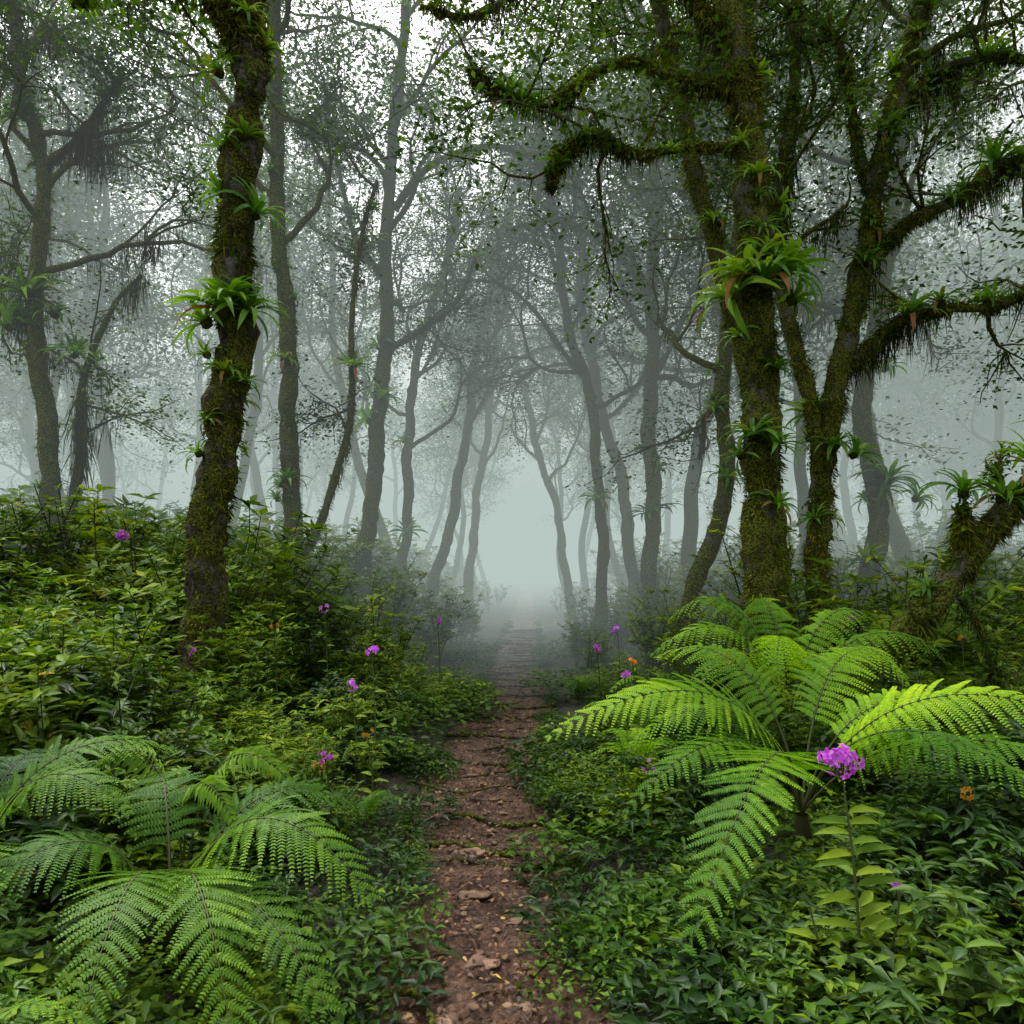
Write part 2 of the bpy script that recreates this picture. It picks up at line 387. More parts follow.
for tip, c1, c2 in [((1.1, 6.0, 1.05), (2.1, 6.1, 1.3), (1.6, 6.0, 1.5)), ((1.35, 6.5, 1.3), (2.1, 6.2, 1.45), (1.7, 6.35, 1.75)), ((1.8, 5.1, 1.0), (2.15, 5.9, 1.3), (1.95, 5.5, 1.45)),
                    ((3.5, 5.9, .95), (2.5, 6.0, 1.25), (3.0, 5.9, 1.5)), ((2.8, 5.3, .92), (2.35, 5.9, 1.2), (2.6, 5.5, 1.38)), ((2.2, 6.9, 1.35), (2.25, 6.3, 1.4), (2.2, 6.6, 1.7)), ((1.3, 5.4, .88), (2.05, 6.0, 1.1), (1.65, 5.7, 1.35)),
                    ((3.3, 6.6, 1.2), (2.4, 6.2, 1.35), (2.8, 6.4, 1.65))]:
    F(tip, c1, c2, .33, .5, 24, 18, .6, .008, .2, b2, .4)
tube(mb, [(2.27, 6.12, gz(2.27, 6.12) - .05), (2.26, 6.11, .2), b2], [.08, .065, .04], 10, .2, 1, .3, 8)
obj('tree_fern', mb.mesh('tree_fern', [M_fernB, M_fstem]))

mb = MB(); bl = (-1.38, 3.02, .15)
F((-.44, 2.72, .42), (-1.25, 3.0, .84), (-.85, 2.9, .96), .34, .7, 30, 30, .35, base=bl, start=.16)
F((-.80, 2.20, .18), (-1.3, 2.9, .78), (-1.02, 2.5, .80), .32, .55, 30, 30, .2, base=bl, start=.16, tilt=0)
F((-1.22, 2.05, .30), (-1.36, 2.9, .74), (-1.3, 2.5, .82), .29, .35, 28, 26, .2, base=bl, tilt=0)
F((-1.95, 2.5, .45), (-1.45, 2.95, .75), (-1.7, 2.8, .88), .28, .35, 28, 24, .3, base=bl)
F((-.68, 3.55, .55), (-1.3, 3.1, .78), (-1.0, 3.4, .90), .27, .4, 24, 20, .3, base=bl)
F((-1.75, 3.7, .62), (-1.4, 3.1, .80), (-1.6, 3.4, .95), .26, .4, 24, 20, .3, base=bl)
F((-.52, 2.35, .22), (-1.25, 2.95, .62), (-.9, 2.65, .70), .26, .3, 26, 22, .25, base=bl, tilt=.1)
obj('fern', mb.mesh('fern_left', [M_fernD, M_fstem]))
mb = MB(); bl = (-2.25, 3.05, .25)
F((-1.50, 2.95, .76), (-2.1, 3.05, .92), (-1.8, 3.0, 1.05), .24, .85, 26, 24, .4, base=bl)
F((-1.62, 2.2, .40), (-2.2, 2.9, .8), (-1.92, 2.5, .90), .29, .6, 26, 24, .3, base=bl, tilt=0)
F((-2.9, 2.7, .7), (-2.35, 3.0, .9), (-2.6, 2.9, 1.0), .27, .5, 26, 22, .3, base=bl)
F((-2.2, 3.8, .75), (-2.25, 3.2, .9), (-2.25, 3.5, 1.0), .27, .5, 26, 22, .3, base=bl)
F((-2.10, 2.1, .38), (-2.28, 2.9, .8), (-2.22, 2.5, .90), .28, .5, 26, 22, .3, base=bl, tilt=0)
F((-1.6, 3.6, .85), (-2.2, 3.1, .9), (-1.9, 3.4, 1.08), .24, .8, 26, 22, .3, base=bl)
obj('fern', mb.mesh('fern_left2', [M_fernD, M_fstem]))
mb = MB()
for tip, c1, c2 in [((-.98, 3.40, .72), (-1.45, 3.55, .98), (-1.2, 3.5, .96)), ((-1.15, 3.15, .62), (-1.5, 3.4, .85), (-1.35, 3.3, .9)), ((-2.0, 3.5, .75), (-1.6, 3.55, .9), (-1.8, 3.5, 1.0))]:
    frond(mb, (-1.55, 3.55, .25), c1, c2, tip, .13, 22, 1, .4, 0, 1, .35, .9, False, tilt=.6)
obj('sword_fern', mb.mesh('sword_fern', [M_fernD, M_fstem]))

und = empty('fern_undergrowth')
for (x, y, k, s) in [(1.05, 6.2, 3, .6), (1.25, 7.4, 3, .8), (1.6, 8.3, 3, .9), (3.0, 7.3, 3, .8), (3.4, 5.4, 0, .9), (2.9, 3.6, 1, .7), (-1.60, 2.15, 0, .56), (-1.95, 2.45, 1, .6), (-.95, 2.15, 0, .45), (-2.5, 2.3, 2, .5), (-1.25, 1.95, 1, .48), (-.68, 2.35, 1, .34), (2.3, 2.7, 0, .5),
                     (-.95, 4.9, 1, .5), (-1.15, 4.2, 2, .6), (-2.6, 4.1, 0, .7), (-3.2, 3.4, 1, .7), (-2.7, 2.5, 0, .5), (-.8, 2.75, 1, .36), (.8, 5.2, 1, .45), (-1.25, 6.4, 2, .7), (.95, 3.4, 1, .38),
                     (4.4, 7.8, 3, 1.0), (2.2, 9.5, 1, .9), (.9, 10, 1, .8), (-1.3, 8.5, 2, .9), (3.6, 4.3, 1, .8)]:
    me = (FERN + [FERNB])[k]
    obj('fern_plant', me, (x, y, float(gz(x, y)) - .02), (R.normal(0, .08), R.normal(0, .08), R.uniform(0, 6.28)), s, und)

# ------------------------------------------------------------------ undergrowth plants (raw templates, merged into one mesh)
def shrub(mats, ns, H, spread, nl, ll, lw, tpl=LEAF, twigs=3, lo=.35, tl=.24):
    mb = MB()
    for i in range(ns):
        az = R.uniform(0, 6.28); d = A([math.cos(az), math.sin(az), 0]) * spread * R.uniform(.2, 1); h = H * R.uniform(.55, 1.05)
        p = smoothpath([(0, 0, -.05), d * .35 * h + [0, 0, h * .45], d * h + [0, 0, h]] + R.normal(0, .02, (3, 3)), h / 6, .008)
        tube(mb, p, np.linspace(.008, .003, len(p)) * H, 3, .3, 1)
        tips = [p]
        for k in range(twigs):
            q = p[R.integers(len(p) // 3, len(p) - 1)]; a2 = R.uniform(0, 6.28)
            e = q + A([math.cos(a2), math.sin(a2), R.uniform(.1, 1.0)]) * h * tl * R.uniform(.6, 1.3)
            tips.append(np.linspace(q, e, 3)); tube(mb, tips[-1], .003 * min(H, 1.3), 3, .3, 1)
        for tp in tips:
            n = nl if tp is p else nl // 2
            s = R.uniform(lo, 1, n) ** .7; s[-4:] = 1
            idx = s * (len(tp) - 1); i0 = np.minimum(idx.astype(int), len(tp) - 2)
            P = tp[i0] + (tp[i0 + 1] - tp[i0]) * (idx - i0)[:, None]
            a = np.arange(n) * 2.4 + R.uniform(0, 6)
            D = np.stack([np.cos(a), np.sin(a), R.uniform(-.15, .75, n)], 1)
            var = np.clip(R.normal(.2 + .5 * s, .17), 0, 1); U = A([0, 0, 1.]) + R.normal(0, .25, (n, 3)); Ls = ll * R.uniform(.6, 1.15, n); Ws = lw * R.uniform(.8, 1.15, n)  # var falls towards the stem foot: shade painted into the leaf colour
            ye = R.random(n) < .012
            for msk, mt in ((~ye, 0), (ye, 2)):
                if msk.any(): place(mb, tpl, P[msk], D[msk], U[msk], Ls[msk], Ws[msk], var[msk], mt)
    return mb.raw(mats)

SM = [M_shrub, M_stem, M_yel]; DM = [M_dark, M_stem, M_yel]; CM = [M_cover, M_stem, M_yel]
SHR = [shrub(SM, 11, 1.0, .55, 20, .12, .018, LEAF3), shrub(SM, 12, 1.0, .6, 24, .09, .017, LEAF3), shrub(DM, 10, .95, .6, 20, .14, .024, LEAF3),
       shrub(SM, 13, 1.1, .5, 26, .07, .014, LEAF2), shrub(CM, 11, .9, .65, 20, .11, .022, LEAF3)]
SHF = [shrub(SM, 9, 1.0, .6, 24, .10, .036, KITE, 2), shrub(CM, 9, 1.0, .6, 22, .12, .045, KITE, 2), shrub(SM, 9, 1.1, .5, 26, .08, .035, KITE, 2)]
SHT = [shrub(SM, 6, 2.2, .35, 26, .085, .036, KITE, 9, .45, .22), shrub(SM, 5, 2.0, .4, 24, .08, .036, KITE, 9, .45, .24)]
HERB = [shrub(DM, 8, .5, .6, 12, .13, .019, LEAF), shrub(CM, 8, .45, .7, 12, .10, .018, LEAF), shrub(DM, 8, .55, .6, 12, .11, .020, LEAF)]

def cover(mats, n, rad, ll, lw, h, tpl=LEAF2):
    mb = MB(); r = rad * np.sqrt(R.random(n)); a = R.uniform(0, 6.28, n)
    hh = h * (1 - .6 * (r / rad) ** 2) * R.uniform(.15, 1, n)
    P = np.stack([r * np.cos(a), r * np.sin(a), hh], 1); b_ = R.uniform(0, 6.28, n)
    D = np.stack([np.cos(b_), np.sin(b_), R.uniform(-.3, .5, n)], 1)
    place(mb, tpl, P, D, A([0, 0, 1.]) + R.normal(0, .35, (n, 3)), ll * R.uniform(.5, 1.2, n), lw * R.uniform(.6, 1.2, n), np.clip(.1 + .65 * hh / h + R.normal(0, .15, n), 0, 1), 0)  # low leaves get darker var, painting in the shade under the patch
    return mb.raw(mats)
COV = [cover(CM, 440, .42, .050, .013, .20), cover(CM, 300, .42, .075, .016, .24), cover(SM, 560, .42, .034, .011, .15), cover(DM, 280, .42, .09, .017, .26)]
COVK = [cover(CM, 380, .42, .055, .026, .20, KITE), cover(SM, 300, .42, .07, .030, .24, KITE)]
def grass(n, rad, h):
    mb = MB(); r = rad * np.sqrt(R.random(n)); a = R.uniform(0, 6.28, n)
    P = np.stack([r * np.cos(a), r * np.sin(a), np.full(n, -.02)], 1); tp = grid_tpl([0, .35, .7, 1], [1, .9, .6, .05], .3, .35)
    place(mb, tp, P, np.stack([R.normal(0, .45, n), R.normal(0, .45, n), np.ones(n)], 1), np.stack([np.cos(a), np.sin(a), 0 * a], 1), h * R.uniform(.5, 1.2, n), .004, R.random(n), 0)
    return mb.raw(CM)
GR = [grass(110, .15, .22), grass(90, .18, .16)]

BK = Bake()
def blocked(x, y, big):
    if big and ((x - 1.36) ** 2 + (y - 2.9) ** 2 < .40 ** 2 or (1.0 < x < 1.55 and 2.0 < y < 3.0)): return True
    if big and .4 < x < 1.6 and 2.6 < y < 4.5: return True
    if big and (x - 1.72) ** 2 + (y - 4.45) ** 2 < .6 ** 2: return True
    if big and (-1.9 < x < -.5 and 2.0 < y < 3.3): return True
    return False
def scatter(meshes, n, xr, yr, s0, s1, dmin, hgt=None, ypow=1.0, tilt=.12, big=True):
    for c in range(n):
        y = yr[0] + (yr[1] - yr[0]) * R.random() ** ypow
        lim = .80 * y + 1.4
        x = R.uniform(max(xr[0], -lim), min(xr[1], lim)); dx = abs(x - pcx(y))
        if dx < dmin or blocked(x, y, big): continue
        s = R.uniform(s0, s1)
        if hgt: s *= hgt(dx, y, x)
        BK.put(meshes[R.integers(len(meshes))], (x, y, float(gz(x, y)) - .02), (R.normal(0, tilt), R.normal(0, tilt), R.uniform(0, 6.28)), s)

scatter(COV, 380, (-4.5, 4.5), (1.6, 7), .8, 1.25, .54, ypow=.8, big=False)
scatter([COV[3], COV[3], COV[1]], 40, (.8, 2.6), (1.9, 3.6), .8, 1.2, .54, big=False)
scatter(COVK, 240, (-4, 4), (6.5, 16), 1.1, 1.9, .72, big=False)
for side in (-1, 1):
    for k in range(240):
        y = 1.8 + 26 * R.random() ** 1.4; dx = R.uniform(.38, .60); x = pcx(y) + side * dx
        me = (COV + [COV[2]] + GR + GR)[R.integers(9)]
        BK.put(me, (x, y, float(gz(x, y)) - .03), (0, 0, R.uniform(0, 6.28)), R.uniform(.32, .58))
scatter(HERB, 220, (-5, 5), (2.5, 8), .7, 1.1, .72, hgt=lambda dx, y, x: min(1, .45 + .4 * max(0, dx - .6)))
scatter([HERB[0], HERB[2]], 55, (1.5, 3.0), (2.4, 3.8), .6, .95, .72)
scatter([HERB[0], HERB[2], HERB[1]], 22, (.7, 1.6), (2.0, 3.6), .4, .6, .7, big=False)
scatter([HERB[0], HERB[2], HERB[1]], 22, (-1.9, -.6), (2.0, 3.3), .4, .6, .7, big=False)
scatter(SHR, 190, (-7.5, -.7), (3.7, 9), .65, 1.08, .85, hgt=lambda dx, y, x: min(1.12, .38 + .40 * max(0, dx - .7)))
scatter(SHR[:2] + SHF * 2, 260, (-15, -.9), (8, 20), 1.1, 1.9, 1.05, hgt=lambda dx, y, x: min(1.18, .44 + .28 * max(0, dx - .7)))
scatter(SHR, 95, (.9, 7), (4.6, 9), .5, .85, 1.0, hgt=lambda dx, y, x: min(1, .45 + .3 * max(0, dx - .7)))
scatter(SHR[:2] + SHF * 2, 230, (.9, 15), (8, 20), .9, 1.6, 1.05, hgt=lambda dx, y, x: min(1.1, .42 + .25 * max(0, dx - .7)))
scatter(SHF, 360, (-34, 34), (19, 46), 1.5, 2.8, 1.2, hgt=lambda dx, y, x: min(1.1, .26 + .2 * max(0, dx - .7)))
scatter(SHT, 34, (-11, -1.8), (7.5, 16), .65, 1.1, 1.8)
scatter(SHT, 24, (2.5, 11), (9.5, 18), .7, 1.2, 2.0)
BK.done('undergrowth')

# ------------------------------------------------------------------ flowers
def floret(mb, c, n_, s, mat):
    n_ = nrm(A(n_, float)); a0 = R.uniform(0, 6)
    t1 = nrm(np.cross(n_, A([.3, .2, 1]))); t2 = np.cross(n_, t1)
    for k in range(5):
        a = a0 + k * 1.2566; D = t1 * math.cos(a) + t2 * math.sin(a) + n_ * .35
        place(mb, LEAF3, A(c), D, n_, s, s * .33, np.clip(R.normal(.5, .25), 0, 1), mat)
    place(mb, LEAF3, A(c), n_ + A([0, 0, -.4]), A([0, 0, 1.]), s * .55, s * .28, 0., mat)

def orchid(name, base, top, nleaf, ll, lw, nfl, fs, spread, petal=M_pink):
    mb = MB(); base = A(base, float); top = A(top, float)
    p = smoothpath([base, (base * .5 + top * .5) + A([.015, 0, 0]), top], .04, .004)
    tube(mb, p, np.linspace(.008, .003, len(p)), 6, .9, 1)
    for k in range(nleaf):
        s = .05 + .78 * k / nleaf; q = p[int(s * (len(p) - 1))]; sd = 1 if k % 2 else -1
        a = R.normal(0, .35); D = A([sd * math.cos(a), math.sin(a), R.uniform(.1, .45)])
        place(mb, LEAF, q, D, A([0, 0, 1.]) + A([0, -.5, 0]) + R.normal(0, .12, 3), ll * (1.1 - .45 * s) * R.uniform(.85, 1.1), lw, np.clip(R.normal(.75, .12), 0, 1), 0)
    for k in range(nfl):
        d = nrm(R.normal(0, 1, 3)) * A([1, .8, .75]) * spread * R.uniform(.35, 1)
        e = top + d
        tube(mb, np.linspace(p[-3], e, 4), .0015, 4, .9, 1)
        floret(mb, e, d + A([0, -.03, .0]), fs, 2)
    return obj(name, mb.mesh(name, [M_cover, M_stem, petal]))
orchid('pink_orchid', (1.37, 2.92, .08), (1.27, 2.9, .98), 24, .19, .022, 26, .028, .085)
orchid('pink_orchid', (1.45, 2.95, .10), (1.50, 2.9, .50), 10, .17, .020, 3, .018, .02)
orchid('pink_orchid', (1.22, 2.95, .05), (1.15, 2.9, .42), 9, .15, .020, 0, .018, .02)
def small_flower(x, y, z, n=6, fs=.03, petal=M_pink, sp=.06, name='pink_wildflower'):
    orchid(name, (x + .03, y, float(gz(x, y))), (x, y, z), 6, .12, .02, n, fs, sp, petal)
ON = 'orange_wildflower'
small_flower(-1.12, 6.0, 1.09, 7, .033); small_flower(-1.28, 6.0, .82, 5, .028); small_flower(-4.42, 8.5, 2.15, 8, .05)
small_flower(-.95, 9.5, 1.10, 4, .035); small_flower(.98, 8.6, .85, 6, .035); small_flower(-1.05, 4.2, .68, 5, .02); small_flower(-1.1, 4.3, .6, 4, .02, M_orng, .05, ON)
small_flower(1.0, 6.7, .83, 5, .03); small_flower(-3.6, 6.6, 1.55, 4, .028, M_orng, .06, ON); small_flower(3.1, 6.9, 1.3, 4, .028)
small_flower(1.50, 5.2, 1.12, 12, .026, M_orng, .07, ON); small_flower(1.95, 2.6, .6, 5, .018); small_flower(2.2, 3.6, .65, 5, .02, M_orng, .04, ON)
small_flower(-2.3, 5.4, 1.15, 4, .024); small_flower(-3.0, 5.0, 1.2, 4, .022, M_orng, .04, ON); small_flower(-1.9, 7.6, 1.35, 5, .03); small_flower(1.35, 9.6, 1.0, 5, .035)
small_flower(3.6, 6.0, 1.2, 4, .022, M_orng, .04, ON); small_flower(.85, 4.7, .5, 4, .016)
small_flower(-2.1, 6.6, 1.25, 4, .024, M_orng, .04, ON); small_flower(-.98, 5.1, .62, 4, .02, M_orng, .04, ON); small_flower(1.25, 7.8, .8, 4, .028, M_orng, .04, ON); small_flower(-3.2, 4.3, 1.0, 3, .02, M_orng, .03, ON)

# ------------------------------------------------------------------ bromeliads
def bromeliad(name, n, L, W, seed):
    mb = MB(); r = np.random.default_rng(seed); m = 9; t = np.linspace(0, 1, m)
    for i in range(n):
        az = i * 2.4 + r.normal(0, .15); f = i / n
        e0 = 1.35 - 1.0 * (1 - f) + r.normal(0, .1); bend = r.uniform(1.0, 1.9) * (1.15 - .3 * f); l = L * r.uniform(.75, 1.08) * (.8 + .25 * (1 - f))
        el = e0 - bend * t ** 1.4
        h = A([math.cos(az), math.sin(az), 0]); ds = l / (m - 1)
        P = np.zeros((m, 3)); P[0] = h * .02
        for k in range(1, m): P[k] = P[k - 1] + (h * math.cos(el[k]) + A([0, 0, math.sin(el[k])])) * ds
        w = W * A([.8, .65, .8, 1, 1.05, 1.0, .8, .45, .04]); s = A([-h[1], h[0], 0])
        s = nrm(s + A([0, 0, r.normal(0, .2)]))
        nn = -h[None] * np.sin(el)[:, None] + A([0, 0, 1.]) * np.cos(el)[:, None]
        V = np.stack([P - s * w[:, None] + nn * (w * .4)[:, None], P, P + s * w[:, None] + nn * (w * .4)[:, None]], 1).reshape(-1, 3)
        k = np.arange(m - 1) * 3
        q = np.concatenate([np.stack([k, k + 1, k + 4, k + 3], 1), np.stack([k + 1, k + 2, k + 5, k + 4], 1)])
        mb.add(V, q, np.clip(.45 + .35 * f + r.normal(0, .15) + np.repeat(.2 * t, 3) - .1, 0, .97), 1 if (f < .25 and r.random() < .25) else 0)
    mb.add(SV * A([.06, .06, .06]) * (1 + .4 * A([mn.noise(Vector(p * 2)) for p in SV])[:, None]), SQ, .3, 2)
    return mb.mesh(name, [M_brom, M_bromR, M_moss])
BR = [bromeliad('brom_a', 22, .55, .029, 1), bromeliad('brom_b', 19, .45, .026, 2), bromeliad('brom_c', 26, .6, .031, 3), bromeliad('brom_d', 14, .40, .023, 4)]
def brom(x, y, z, s=1., side=0., k=None, front=.0):
    me = BR[R.integers(4) if k is None else k]
    obj('bromeliad', me, (x, y, z), (front + R.normal(0, .08), side + R.normal(0, .08), 0), s).rotation_euler.rotate_axis('Z', R.uniform(0, 6.28))

# ------------------------------------------------------------------ trees
def grow(mb, p, d, L, r, depth, rng, Tm, Ms, up=.08, wand=.2):
    n = max(4, int(L / .28)); pts = [p]; ds = [d]
    for i in range(n):
        d = nrm(d + rng.normal(0, wand, 3) + A([0, 0, up])); p = p + d * (L / n); pts.append(p); ds.append(d)
    pts = A(pts)
    tube(mb, pts, np.linspace(r, r * .42, len(pts)), 7 if depth > 1 else (4 if depth == 1 else 3), .5, 0)
    if depth >= 1: Ms.append((pts, r))
    if depth == 0:
        Tm.append(pts[n // 3:]); return
    k = int(rng.integers(3, 5))
    for j in range(k + 1):
        i = len(pts) - 1 if j == 0 else int(rng.integers(max(1, int(n * .3)), n))
        o = nrm(rng.normal(0, 1, 3) * A([1, 1, .5])); nd = nrm(ds[i] + o * (.95 if j else .4))
        grow(mb, pts[i], nd, L * rng.uniform(.5, .7), r * .46, depth - 1, rng, Tm, Ms, up * .5, wand * 1.1)

def leaves(mb, Tm, per, ls, rng, spread=.2, mat=1):
    if not Tm: return
    P = np.vstack(Tm); P = np.repeat(P, per, 0); n = len(P)
    clump = rng.normal(0, 1, (len(P) // per, 1)).repeat(per, 0)[:, 0]
    P = P + rng.normal(0, spread, (n, 3)) * A([1, 1, .65]); a = rng.uniform(0, 6.28, n)
    D = np.stack([np.cos(a), np.sin(a), rng.uniform(-.7, .4, n)], 1)
    l = ls * rng.uniform(.5, 1.3, n)
    place(mb, KITE, P, D, A([0, 0, 1.]) + rng.normal(0, .5, (n, 3)), l, l * .5, np.clip(.5 + .15 * clump + rng.normal(0, .2, n), 0, 1), mat)

def hang(mb, Ms, dens, rng, lmax=.45, mat=2):
    P = []; Ls = []
    for pts, r in Ms:
        big = 1.6 if r > .04 else .7
        for i in range(len(pts) - 1):
            c = .5 + .5 * math.sin(pts[i][0] * 3.1 + pts[i][1] * 2 + pts[i][2] * 1.3)
            k = rng.poisson(dens * (c ** 2 * 1.6 + .15) * big)
            f = rng.random((k, 1)); q = pts[i] * (1 - f) + pts[i + 1] * f + rng.normal(0, max(r * .5, .02), (k, 3))
            c2 = .4 + .6 * abs(math.sin(i * 1.7 + pts[0][0] * 5))
            P.append(q); Ls.append(lmax * (.2 + .8 * c) * c2 * rng.uniform(.1, 1, k) ** 1.7 + .03)
    if not P: return
    P = np.vstack(P); Ls = np.concatenate(Ls); n = len(P)
    place(mb, KITE, P, A([0, 0, -1.]) + rng.normal(0, .16, (n, 3)), rng.normal(0, 1, (n, 3)), Ls, .009 + .012 * Ls, rng.random(n), mat)

def surf(pts, rad, n, rng):
    idx = rng.random(n) * (len(pts) - 1); i0 = idx.astype(int); f = (idx - i0)[:, None]
    C = pts[i0] * (1 - f) + pts[i0 + 1] * f; r = rad[i0]
    T = nrm(pts[i0 + 1] - pts[i0]); o = nrm(np.cross(T, rng.normal(0, 1, (n, 3))))
    return C + o * (r * .97)[:, None], o

def fuzz(mb, pts, rad, n, rng, mat=3, ln=.05, epi=0):
    P, o = surf(pts, rad, n, rng)
    nz = A([mn.noise(Vector(p * 2.2)) + .6 * mn.noise(Vector(p * 7)) for p in P])
    keep = nz > -.10
    P = P[keep]; o = o[keep]; nz = nz[keep]; m = len(P)
    place(mb, KITE, P, o * rng.uniform(.3, 1.1, (m, 1)) + A([0, 0, -.7]) + rng.normal(0, .3, (m, 3)), o + rng.normal(0, .6, (m, 3)), ln * (.6 + 2.2 * np.clip(nz, 0, 1)) * rng.uniform(.3, 1.5, m) ** 1.5, .014, rng.random(m) ** 1.2, mat)
    if epi:
        P, o = surf(pts, rad, epi, rng); k = 14
        P = np.repeat(P, k, 0) + rng.normal(0, .035, (epi * k, 3)); o = np.repeat(o, k, 0); m = len(P)
        l = np.repeat(rng.uniform(.03, .10, epi), k) * rng.uniform(.6, 1.2, m)
        place(mb, LEAF2, P, o * .7 + rng.normal(0, .6, (m, 3)) + A([0, 0, .2]), A([0, 0, 1.]) + rng.normal(0, .3, (m, 3)), l, l * .2, np.clip(rng.normal(.6, .2, m), 0, 1), 4)

TM = [M_bark, M_can, M_hang, M_moss, M_cover]; TM2 = [M_bark2, M_can, M_hang, M_moss, M_cover]
def tree(name, trunk, r0, r1, limbs=(), nb=8, bl=2.4, zb=.55, depth=2, per=12, ls=.10, hd=3, fz=0, seed=1, mats=TM, wob=.02, sides=16, lump=.28, link=True, top=True, hl=.45, fln=.05, up=.08, spread=.2, epi=0, tw=5, wand=.2, br=.5, nbr=0, bs=.6):
    rng = np.random.default_rng(seed); mb = MB(); Tm = []; Ms = []
    step = .07 if sides > 20 else .13
    pts = smoothpath(trunk, step, 0, rng); n = len(pts); t = np.linspace(0, 1, n)
    if wob:
        z = pts[:, 2:3]; s = rng.uniform(0, 9)
        pts = pts + wob * np.hstack([np.sin(z * 2.1 + s) + .5 * np.sin(z * 5 + s), np.cos(z * 1.7 + s), 0 * z])
    h = pts[:, 2] - pts[0, 2]
    rad = (r0 + (r1 - r0) * t) * (1 + .5 * np.exp(-h / .35))
    tube(mb, pts, rad, sides, .5, 0, lump, 3.2)
    if fz: fuzz(mb, pts, rad, fz, rng, 3, fln, epi)
    spots = []
    if nbr:
        P, o = surf(pts[int(n * .2):], rad[int(n * .2):], nbr, rng); o[:, 1] = -np.abs(o[:, 1]); spots += list(zip(P, o))
    for lp, a, b_ in limbs:
        q = smoothpath(lp, .10, .045, rng); rr = np.linspace(a, b_, len(q))
        tube(mb, q, rr, 10, .5, 0, lump, 4)
        Ms.append((q, a))
        if fz: fuzz(mb, q, rr, int(fz * .35), rng, 3, fln, epi // 4)
        if nbr:
            P, o = surf(q, rr, max(1, nbr // 3), rng); o[:, 2] = np.abs(o[:, 2]) + .5; spots += list(zip(P, nrm(o)))
        for k in range(tw):
            i = int(rng.integers(len(q) // 3, len(q))); o = nrm(rng.normal(0, 1, 3) * A([1, 1, .6]))
            grow(mb, q[min(i, len(q) - 1)], nrm(o + A([0, 0, .25])), rng.uniform(.8, 1.5), b_ * .6 + .008, 1, rng, Tm, Ms, .03, .25)
    for P, o in spots:
        oo = obj('bromeliad', BR[rng.integers(4)], P + o * .01, (0, 0, 0), bs * rng.uniform(.5, 1.1))
        dirv = Vector(tuple(o * .6 + A([0, 0, .8]))); oo.rotation_euler = dirv.to_track_quat('Z', 'Y').to_euler()
    if top:
        for j in range(nb):
            f = zb + (1 - zb) * (j + .5) / nb; i = min(n - 1, int(f * n)); az = j * 2.4 + rng.normal(0, .4)
            d = nrm(A([math.cos(az), math.sin(az), rng.uniform(.3, 1.0)]))
            grow(mb, pts[i], d, bl * rng.uniform(.7, 1.15) * (1.15 - .4 * f), rad[i] * br, depth, rng, Tm, Ms, up, wand)
    leaves(mb, Tm, per, ls, rng, spread)
    if hd: hang(mb, Ms, hd, rng, hl)
    if link: return obj(name, mb.mesh(name, mats))
    return mb.raw(mats)

tree('mossy_tree', [(-2.93, 7, .0), (-2.87, 7, 1.4), (-2.74, 7, 2.87), (-2.6, 7, 4.08), (-2.52, 7, 5.67), (-2.45, 7.05, 7.07), (-2.3, 7.2, 9), (-2.2, 7.3, 11)], .165, .13,
     limbs=[([(-2.5, 7, 6.6), (-2.9, 6.9, 7.0), (-3.5, 6.9, 7.15), (-4.1, 7, 7.0)], .04, .02), ([(-2.5, 7, 6.3), (-2.7, 6.95, 6.8), (-2.85, 6.9, 7.6), (-3.0, 7, 8.4)], .05, .03)],
     nb=4, zb=.82, bl=2.4, per=13, ls=.09, hd=8, fz=24000, seed=21, mats=TM, sides=30, hl=.35, fln=.045, lump=.5, epi=110, nbr=12, bs=.62)
tree('mossy_tree', [(2.72, 8, .0), (2.67, 8, 1.86), (2.65, 8, 3.57), (2.61, 8, 4.63), (2.57, 8, 5.7), (2.48, 8, 6.77), (2.33, 8, 7.83), (2.1, 8.1, 9.5), (2.0, 8.2, 11.5)], .18, .13,
     limbs=[([(2.5, 8, 6.2), (1.95, 7.9, 6.22), (1.37, 7.8, 6.1), (.9, 7.8, 6.3), (.5, 7.9, 6.1), (.38, 7.9, 5.75)], .05, .02),
            ([(2.45, 8, 6.9), (1.9, 8, 6.95), (1.37, 8, 7.2), (.95, 8, 7.1), (.5, 8, 6.75), (.0, 8, 6.75), (-.5, 8, 7.1)], .05, .016),
            ([(2.45, 8, 7.0), (1.9, 8.1, 7.9), (1.3, 8.2, 8.3), (.4, 8.2, 8.3), (-.4, 8.2, 7.8), (-1.0, 8.2, 7.9)], .06, .025)],
     nb=4, zb=.8, bl=2.4, per=14, ls=.085, hd=20, fz=26000, seed=5, mats=TM2, sides=30, hl=.42, fln=.05, lump=.5, epi=140, nbr=13, bs=.65)
tree('mossy_tree', [(3.45, 9.3, .1), (3.3, 9.3, 2.0), (3.0, 9.3, 3.9), (2.5, 9.3, 5.8), (2.1, 9.3, 7.5), (1.8, 9.3, 8.8), (1.5, 9.4, 11)], .13, .08,
     nb=8, zb=.66, bl=2.6, per=15, ls=.085, hd=12, fz=8000, seed=8, mats=TM2, epi=60, wand=.25, nbr=7)
